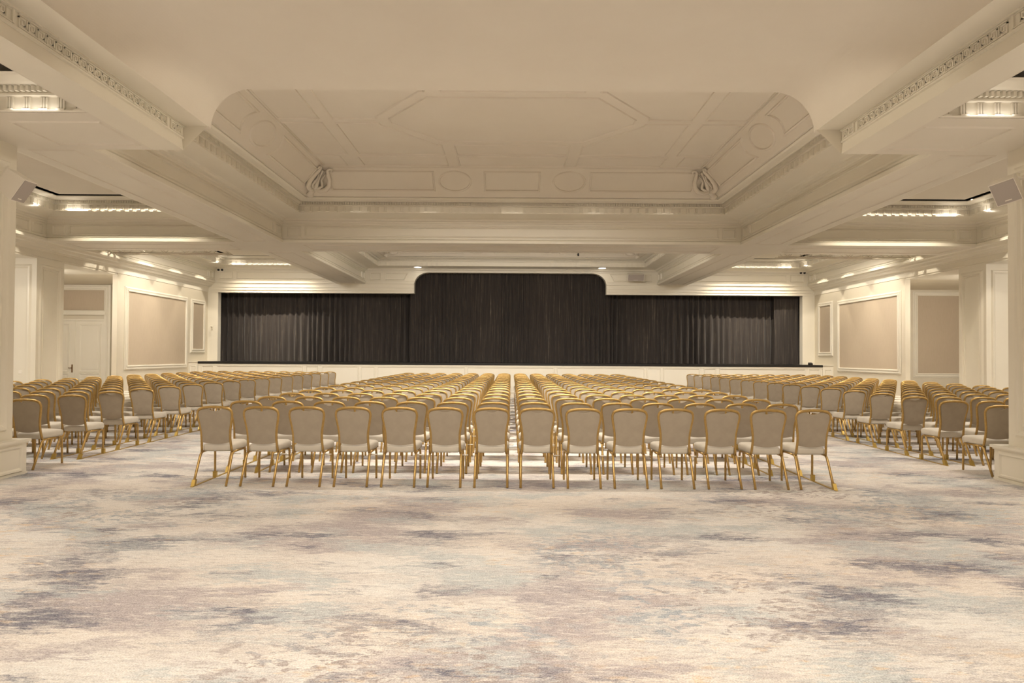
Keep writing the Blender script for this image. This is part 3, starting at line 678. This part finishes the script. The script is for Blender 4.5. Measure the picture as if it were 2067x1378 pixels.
t = empty('wall_bracket', (-11.52, WY, 2.53), label='small cream hook bracket on the left stage jamb', cat='bracket')
m = MB(); m.box(-0.03, 0.03, -0.02, 0, -0.06, 0.06); m.build('plate', M_trim, parent=t)
m = MB(); m.tube([(0, -0.02, 0.02), (0, -0.1, 0.02), (0.03, -0.13, 0.05), (0.08, -0.13, 0.05)], 0.02, 8); m.build('hook', M_trim, parent=t)
m = MB(); m.rings([[(-0.07, -0.05, 0), (0.07, -0.05, 0), (0.07, 0.05, 0), (-0.07, 0.05, 0)], [(-0.07, -0.05, 0.05), (0.07, -0.05, 0.05), (0.06, 0.04, 0.09), (-0.06, 0.04, 0.09)]], True, True, True)
o = m.build('stage_monitor_box', M_dark, label='small black box standing at the right end of the stage edge', cat='box'); o.location = (10.98, STG + 0.25, 1.25)
m = MB(); m.rings([[(0, -0.045, -0.045), (0, 0.045, -0.045), (0, 0.045, 0.045), (0, -0.045, 0.045)], [(0.012, -0.04, -0.04), (0.012, 0.04, -0.04), (0.012, 0.04, 0.04), (0.012, -0.04, 0.04)]], True, True, True)
for s, yy, lb in ((-1, 7.88, 'small white wall plate beside the left pillar, behind the chairs'),):
    o = m.build('wall_switch', M_white, label=lb, cat='switch'); o.rotation_euler = (0, 0, -math.pi / 2); o.location = (-12.06, 15.36, 1.05)

# ------------------------------------------------------------------ chairs
def lerp_tab(tab, z):
    for (z0, *a), (z1, *b) in zip(tab, tab[1:]):
        if z <= z1: f = max(0, (z - z0) / (z1 - z0)); return [x + (y - x) * f for x, y in zip(a, b)]
    return list(tab[-1][1:])
BACK = [(.372, .178, -.090), (.46, .172, -.108), (.53, .168, -.118), (.62, .171, -.128), (.72, .187, -.140), (.79, .199, -.150), (.83, .2015, -.156), (.866, .191, -.162), (.888, .163, -.166), (.900, .118, -.168), (.906, .06, -.169), (.908, 0, -.170)]
def smooth_path(P, sub=3):
    P = [Vector(p) for p in P]; out_ = []
    for i in range(len(P) - 1):
        p0, p1, p2, p3 = P[max(i - 1, 0)], P[i], P[i + 1], P[min(i + 2, len(P) - 1)]
        for k in range(sub):
            t_ = k / sub; out_.append(0.5 * ((2 * p1) + (p2 - p0) * t_ + (2 * p0 - 5 * p1 + 4 * p2 - p3) * t_ ** 2 + (3 * p1 - p0 - 3 * p2 + p3) * t_ ** 3))
    return out_ + [P[-1]]
def chair_meshes():
    parts = []
    right = [(x, y, z) for z, x, y in BACK]; left = [(-x, y, z) for x, y, z in reversed(right[:-1])]
    m = MB(); P_ = smooth_path(right + left, 2); m.tube(P_, [0.0145 + 0.0025 * max(0, min(1, (p.z - .84) / .05)) for p in P_], 8); parts.append(('back_frame', m, M_gold, True))
    # upholstered back with the scooped hand hold under the crown
    NU, NV = 22, 9; front, rear = [], []
    xt = lambda x: lerp_tab([(-0.0, .908), (.06, .906), (.118, .900), (.163, .888), (.191, .866), (.205, .84)], abs(x))[0]
    for j in range(NV + 1):
        fr_, rr_ = [], []
        for i in range(NU + 1):
            u_ = -1 + 2 * i / NU; x0 = u_ * 0.185
            zt = xt(x0) - 0.010 - (0.040 * max(0, math.cos(x0 / 0.095 * math.pi / 2)) if abs(x0) < 0.095 else 0)
            zb = 0.492 - 0.024 * (1 - u_ * u_)
            f = j / NV; z = zb + (zt - zb) * f; hw, yy = lerp_tab(BACK[:8], z)
            x = u_ * (hw if z < .83 else min(hw, 0.1985)); x = x * (1 - f ** 6) + x0 * 1.03 * f ** 6 if f > .7 else x
            edge = max(abs(u_), abs(2 * f - 1)); bulge = 1 - edge ** 4
            fr_.append((x, yy + 0.010 + 0.022 * bulge, z)); rr_.append((x, yy - 0.006 - 0.007 * bulge, z))
        front.append(fr_); rear.append(rr_)
    m = MB(); m.rings(front, False); m.rings(rear, False)
    m.rings([front[0], rear[0]], False); m.rings([front[-1], rear[-1]], False)
    m.rings([[r[0] for r in front], [r[0] for r in rear]], False); m.rings([[r[-1] for r in front], [r[-1] for r in rear]], False)
    parts.append(('backrest', m, M_back, True))
    # seat cushion
    def outline(ins, z, n=8):
        c = [(-.172 + ins, -.098 + ins, .035), (.172 - ins, -.098 + ins, .035), (.212 - ins, .285 - ins, .05), (-.212 + ins, .285 - ins, .05)]; pts = []
        for (x, y, r), a0 in zip(c, (math.pi, 1.5 * math.pi, 0, .5 * math.pi)):
            sx, sy = (1 if x < 0 else -1), (1 if y < 0.1 else -1)
            for k in range(n // 2 + 1):
                a = a0 + k / (n // 2) * math.pi / 2; pts.append((x + sx * r + r * math.cos(a), y + sy * r + r * math.sin(a), z + (0.008 if y > 0.1 else 0)))
        return pts
    m = MB(); m.rings([outline(.02, .378), outline(.004, .386), outline(0, .405), outline(0, .440), outline(.006, .458), outline(.022, .470), outline(.06, .477), outline(.12, .480)], True, True, True)
    parts.append(('seat', m, M_seat, True))
    for s in (-1, 1):
        m = MB(); m.tube(smooth_path([(s * .188, .266, 0.004), (s * .188, .262, .20), (s * .187, .258, .335), (s * .184, .238, .366), (s * .182, .20, .372)], 2), 0.0135, 8); parts.append(('leg', m, M_gold, True))
        m = MB(); m.tube(smooth_path([(s * .182, -.03, .372), (s * .183, -.07, .368), (s * .185, -.102, .345), (s * .187, -.145, .262), (s * .190, -.265, 0.004)], 2), 0.0145, 8); parts.append(('leg', m, M_gold, True))
    for s in (-1, 1):
        m = MB(); m.tube([(s * .182, .21, .3715), (s * .181, .10, .372), (s * .181, -.04, .3715)], 0.0122, 8); parts.append(('seat_rail', m, M_gold, True))
    m = MB(); m.tube([(.19, -.085, .350), (.262, -.085, .350), (.268, -.070, .350), (.262, -.055, .350), (.19, -.055, .350)], 0.0045, 6); parts.append(('link_clip', m, M_alu, True))
    return parts
PARTS = chair_meshes()
ORD = ['', 'second', 'third', 'fourth', 'fifth', 'sixth', 'seventh', 'eighth', 'ninth', 'tenth', 'eleventh', 'twelfth', 'thirteenth', 'fourteenth', 'fifteenth', 'sixteenth', 'seventeenth']
ROWS, PITCHY, SPX = 17, 0.865, 0.54
chairs = []
for r in range(ROWS):
    for c in range(14):
        chairs.append(('C', r, c, 0.045 + (c - 6.5) * SPX, 7.22 + .265 + PITCHY * r))
    for c in range(9):
        chairs.append(('L', r, c, -6.40 - SPX * c, 8.15 + .265 + PITCHY * r)); chairs.append(('R', r, c, 6.40 + SPX * c, 8.06 + .265 + PITCHY * r))
def chair_label(b, r, c):
    if r == 0: row = 'nearest row'
    else: row = ORD[r] + ' row from the near end'
    if b == 'C':
        if c == 0: seat = 'at the left aisle'
        elif c == 13: seat = 'at the right aisle'
        elif c < 7: seat = ORD[c] + ' from left aisle'
        else: seat = ORD[13 - c] + ' from right aisle'
        return 'gold banquet chair in middle block, %s, %s' % (row, seat)
    seat = 'at the aisle' if c == 0 else ORD[c] + ' from aisle'
    return 'gold banquet chair in %s block, %s, %s' % ('left' if b == 'L' else 'right', row, seat)
GROUP = {'C': 'banquet chairs of the middle block', 'L': 'banquet chairs of the left block', 'R': 'banquet chairs of the right block'}
#INDIV_BEGIN
# the 300 chairs that show largest: block and row -> seats
SEEN = {'C0': '0 1 2 3 4 5 6 7 8 9 10 11 12 13', 'C1': '0 1 2 3 4 5 6 7 8 9 10 11 12 13', 'C2': '0 1 2 3 4 5 6 7 8 9 10 11 12 13', 'C3': '0 1 2 3 4 5 6 7 8 9 10 11 12 13', 'C4': '0 1 2 3 4 5 6 7 8 9 10 11 12 13', 'C5': '0 1 2 3 4 5 6 7 8 9 10 11 12 13', 'C6': '0 1 2 3 4 5 6 7 8 9 10 11 12 13', 'C7': '0 1 2 3 4 5 6 7 8 9 10 11 12 13', 'C8': '0 1 2 3 4 5 6 7 8 9 10 11 12 13', 'C9': '0 1 2 3 4 5 6 7 8 9 10 11 12 13', 'C10': '0 1 2 3 4 5 8 9 10 11 12 13', 'C11': '0 1 5 7 8 9 12 13', 'L0': '0', 'L1': '0 1 2', 'L2': '0 1 2 3', 'L3': '0 1 2 3 4', 'L4': '0 1 2 3 4 5', 'L5': '0 1 2 3 4 5 6', 'L6': '0 1 2 3 4 5 6 7 8', 'L7': '0 1 2 3 4 5 6 7 8', 'L8': '0 1 2 3 4 5 6 7 8', 'L9': '0 1 2 3 4 5 7 8', 'L10': '0 1 2 5 6', 'L11': '0', 'L12': '0', 'L13': '0', 'L14': '0', 'L15': '0', 'L16': '0', 'R0': '0', 'R1': '0 1', 'R2': '0 1 2 3', 'R3': '0 1 2 3 4', 'R4': '0 1 2 3 4 5', 'R5': '0 1 2 3 4 5 6', 'R6': '0 1 2 3 4 5 6 7', 'R7': '0 1 2 3 4 5 6 7 8', 'R8': '0 1 2 3 4 6 7 8', 'R9': '0 1 2 3 4 5 7 8', 'R10': '0 2 3 8', 'R11': '0', 'R12': '0', 'R13': '0', 'R14': '0', 'R15': '0', 'R16': '0'}
INDIV = ' '.join('%s.%s' % (k, c) for k, v in SEEN.items() for c in v.split())
#INDIV_END
def rank_key(q):
    b, r, c, x, y = q
    if b == 'C': return y - (1.5 if r == 0 else 0)
    return y + 0.5 * c
order = sorted(chairs, key=rank_key)
if INDIV is not None:
    keep = set(INDIV.split()); first = [q for q in chairs if '%s%d.%d' % q[:3] in keep]; rest = [q for q in chairs if '%s%d.%d' % q[:3] not in keep]
    first.sort(key=rank_key)
else: first, rest = order[:300], order[300:]
import builtins
if getattr(builtins, 'ALL_CHAIRS', False): first, rest = order, []
proto = None; proto_parts = []
rnd = random.Random(3)
for q in first:
    b, r, c, x, y = q
    loc = (x + rnd.uniform(-.006, .006), y + rnd.uniform(-.008, .008), 0); rz = rnd.uniform(-.012, .012)
    if proto is None:
        o = proto = empty('banquet_chair', loc, rz)
        for nm, m, mt, sm in PARTS: proto_parts.append(m.build(nm, mt, parent=o, smooth=sm))
    else:
        o = proto.copy(); C.objects.link(o); o.location = loc; o.rotation_euler = (0, 0, rz)
        for pp in proto_parts:
            if pp.name.startswith('link_clip') and ((b in 'CR' and c == (13 if b == 'C' else 8)) or (b == 'L' and c == 0)): continue
            k = pp.copy(); C.objects.link(k); k.parent = o
    tag(o, chair_label(b, r, c), 'chair', GROUP[b]); o['_id'] = '%s%d.%d' % (b, r, c)
if rest:
    V, Fc, Mi = [], [], []
    mats = [M_gold, M_back, M_seat, M_alu]
    for b, r, c, x, y in rest:
        for nm, m, mt, sm in PARTS:
            k = len(V); V += [(a + x, d_ + y, e) for a, d_, e in m.v]; Fc += [tuple(i + k for i in f) for f in m.f]; Mi += [mats.index(mt)] * len(m.f)
    me = bpy.data.meshes.new('far_banquet_chairs'); me.from_pydata(V, [], Fc)
    for mt in mats: me.materials.append(mt)
    me.polygons.foreach_set('material_index', Mi); me.polygons.foreach_set('use_smooth', [True] * len(Fc)); me.update()
    o = bpy.data.objects.new('banquet_chairs_far_rows', me); C.objects.link(o)
    tag(o, 'distant rows of gold banquet chairs filling the far ends of the blocks', 'chair', None, 'stuff')

# brass floor rails locking the end chairs of each row together
def floor_rail(x, y0, rows, label, skip_first=False):
    t = empty('floor_rail', (x, y0, 0), label=label, cat='floor rail', group='brass rails under the chair legs')
    ln = PITCHY * (rows - 1) + 0.53
    m = MB(); m.box(-0.014, 0.014, -0.045, ln + 0.03, 0.0, 0.007); m.build('bar', M_brass, parent=t)
    pr = None
    for i in range(rows):
        for dy in (0.0, 0.53):
            y = PITCHY * i + dy; ln_ = 0.035 if dy == 0 else 0.0
            if pr is None:
                m = MB(); m.rings([[(-.021, -.024, .007), (.021, -.024, .007), (.021, .024, .007), (-.021, .024, .007)], [(-.019, -.020 + .03, .075), (.019, -.020 + .03, .075), (.019, .020 + .03, .075), (-.019, .020 + .03, .075)]], True, True, True)
                pr = m.build('socket', M_brass, parent=t); m2_ = MB(); m2_.box(-.020, .020, -.020, .020, .007, .078); pf_ = m2_.build('socket', M_brass, parent=t)
                pr.location = (0, 0, 0); pf_.location = (0, 0.53, 0); continue
            if i == 0: continue
            k = (pr if dy == 0 else pf_).copy(); C.objects.link(k); k.parent = t; k.location = (0, y, 0)
xc = 0.045
floor_rail(xc - 6.5 * SPX - .19, 7.22, 17, 'brass floor rail along the left edge of the middle block')
floor_rail(xc + 6.5 * SPX + .19, 7.22, 17, 'brass floor rail along the right edge of the middle block')
floor_rail(xc - 6.5 * SPX + .19, 7.22 + PITCHY, 16, 'brass floor rail one leg in from the left edge of the middle block')
floor_rail(xc + 6.5 * SPX - .19, 7.22 + PITCHY, 16, 'brass floor rail one leg in from the right edge of the middle block')
floor_rail(-6.40 + .19, 8.15 + PITCHY, 16, 'brass floor rail along the aisle edge of the left block')
floor_rail(6.40 - .19, 8.06 + PITCHY, 16, 'brass floor rail along the aisle edge of the right block')
floor_rail(-6.40 - .19, 8.15 + PITCHY, 16, 'brass floor rail one leg in from the aisle in the left block')
floor_rail(6.40 + .19, 8.06 + PITCHY, 16, 'brass floor rail one leg in from the aisle in the right block')

# ------------------------------------------------------------------ light
def area(loc, direction, sx, sy, power, col=(1, 0.92, 0.81), spread=180):
    l = bpy.data.lights.new('area_lamp', 'AREA'); l.shape = 'RECTANGLE'; l.size = sx; l.size_y = sy; l.energy = power; l.color = col
    l.spread = math.radians(spread)
    o = bpy.data.objects.new('area_lamp', l); C.objects.link(o); o.location = loc
    o.rotation_euler = Vector(direction).to_track_quat('-Z', 'Y').to_euler(); return o
def spot(loc, target, power, ang=60, blend=0.5, r=0.03, col=(1, 0.89, 0.72)):
    l = bpy.data.lights.new('spot_lamp', 'SPOT'); l.energy = power; l.spot_size = math.radians(ang); l.spot_blend = blend; l.shadow_soft_size = r; l.color = col
    o = bpy.data.objects.new('spot_lamp', l); C.objects.link(o); o.location = loc
    o.rotation_euler = (Vector(target) - Vector(loc)).to_track_quat('-Z', 'Y').to_euler(); return o
# unseen area lights over the near bays, added to brighten carpet and chair backs
area((0, -0.6, 5.0), (0, 0, -1), 6, 5, 295, spread=130)
area((0, 3.0, 5.0), (0, 0.55, -1), 6.0, 1.5, 140, spread=100)
for s in (-1, 1): area((s * 7.5, 4.4, 4.45), (0, 0.1, -1), 4.2, 1.6, 150, spread=95)
for s in (-1, 1): area((s * 8, -0.8, 4.45), (0, 0, -1), 4.5, 6, 270, spread=115)
# lamps hidden behind the arch and the cross beams, high in the coffers
area((0, 8.5, 5.45), (0, 0.62, -1), 7.0, 0.4, 410, spread=112)
area((0, 17.25, 4.95), (0, 0.7, -1), 8.5, 0.4, 430, spread=150)
for s in (-1, 1):
    area((s * 9.1, 9.0, 5.05), (0, 0.1, -1), 3.6, 0.3, 130, spread=130)
    area((s * 9.1, 18.7, 5.05), (0, 0.5, -1), 3.2, 0.4, 160, spread=140)
    area((s * 13.3, 17.3, 3.88), (0, 0.7, -1), 1.0, 1.4, 200)  # unseen light added behind the pier to brighten the recess
    area((s * 13.6, 12.0, 3.88), (0, 0.6, -1), 1.5, 3.0, 200)  # unseen light added out of view for the near face of the pier
    # spot lamps inside the shadow gap of the side ceilings
    for (y0, y1) in ((ARCH1, CB0), (CB1, WY)):
        n = 4
        for i in range(n):
            yy = y0 + 1.10 + (y1 - y0 - 2.3) * i / (n - 1)
            spot((s * (CO - 1.05), yy, 5.213), (s * (CO - 0.60), yy, 4.213), 120, 60, 0.2, 0.02)
        area((s * 9.2, y1 - 1.05, 5.213), (0, 0.42, -1), 2.9, 0.03, 60, (1, 0.89, 0.72), 70)
        for yy in ((10.3, 13.3) if y0 < 10 else (18.7, 21.6)):
            spot((s * (BO + 0.98), yy, 5.08), (s * WX, yy + 0.3, 1.9), 38, 95, 0.6, 0.03)
        # short lamps on the cornice lip washing the triglyph band
        area((s * (CO - 1.17), y1 - 0.68, 4.885), (0, 0.45, 1), 0.42, 0.02, 0.5)
        area((s * (CO - 0.68), y1 - 1.15, 4.885), (s * 0.45, 0, 1), 0.02, 0.42, 0.5)
    spot((-s * 4.3, 8.3, 4.9), (s * 6.27, 7.35, 1.9), 500, 34, 0.3, 0.04)
    spot((-s * 4.3, 8.3, 4.9), (s * 11.7, 15.8, 1.8), 500, 16, 0.4, 0.04)
    area((s * 5.15, 6.72 - 0.05, ZT + 0.01), (0, 0.45, 1), 0.5, 0.02, 0.3)
    for xx in (0.05, 1.95, 3.6): area((s * xx, CB0 - 0.68, 4.885), (0, 0.45, 1), 0.4, 0.02, 0.03)

w = bpy.data.worlds.new('world'); SC.world = w; w.use_nodes = True
w.node_tree.nodes['Background'].inputs[0].default_value = (0.9, 0.75, 0.55, 1); w.node_tree.nodes['Background'].inputs[1].default_value = 0.15
SC.view_settings.view_transform = 'Standard'; SC.view_settings.look = 'None'; SC.view_settings.exposure = 0.06; SC.view_settings.gamma = 1
SC.view_settings.use_curve_mapping = False
SC.cycles.use_denoising = True
SC.cycles.max_bounces = 5; SC.cycles.diffuse_bounces = 4; SC.cycles.glossy_bounces = 3
SC.cycles.use_adaptive_sampling = True; SC.cycles.adaptive_threshold = 0.06
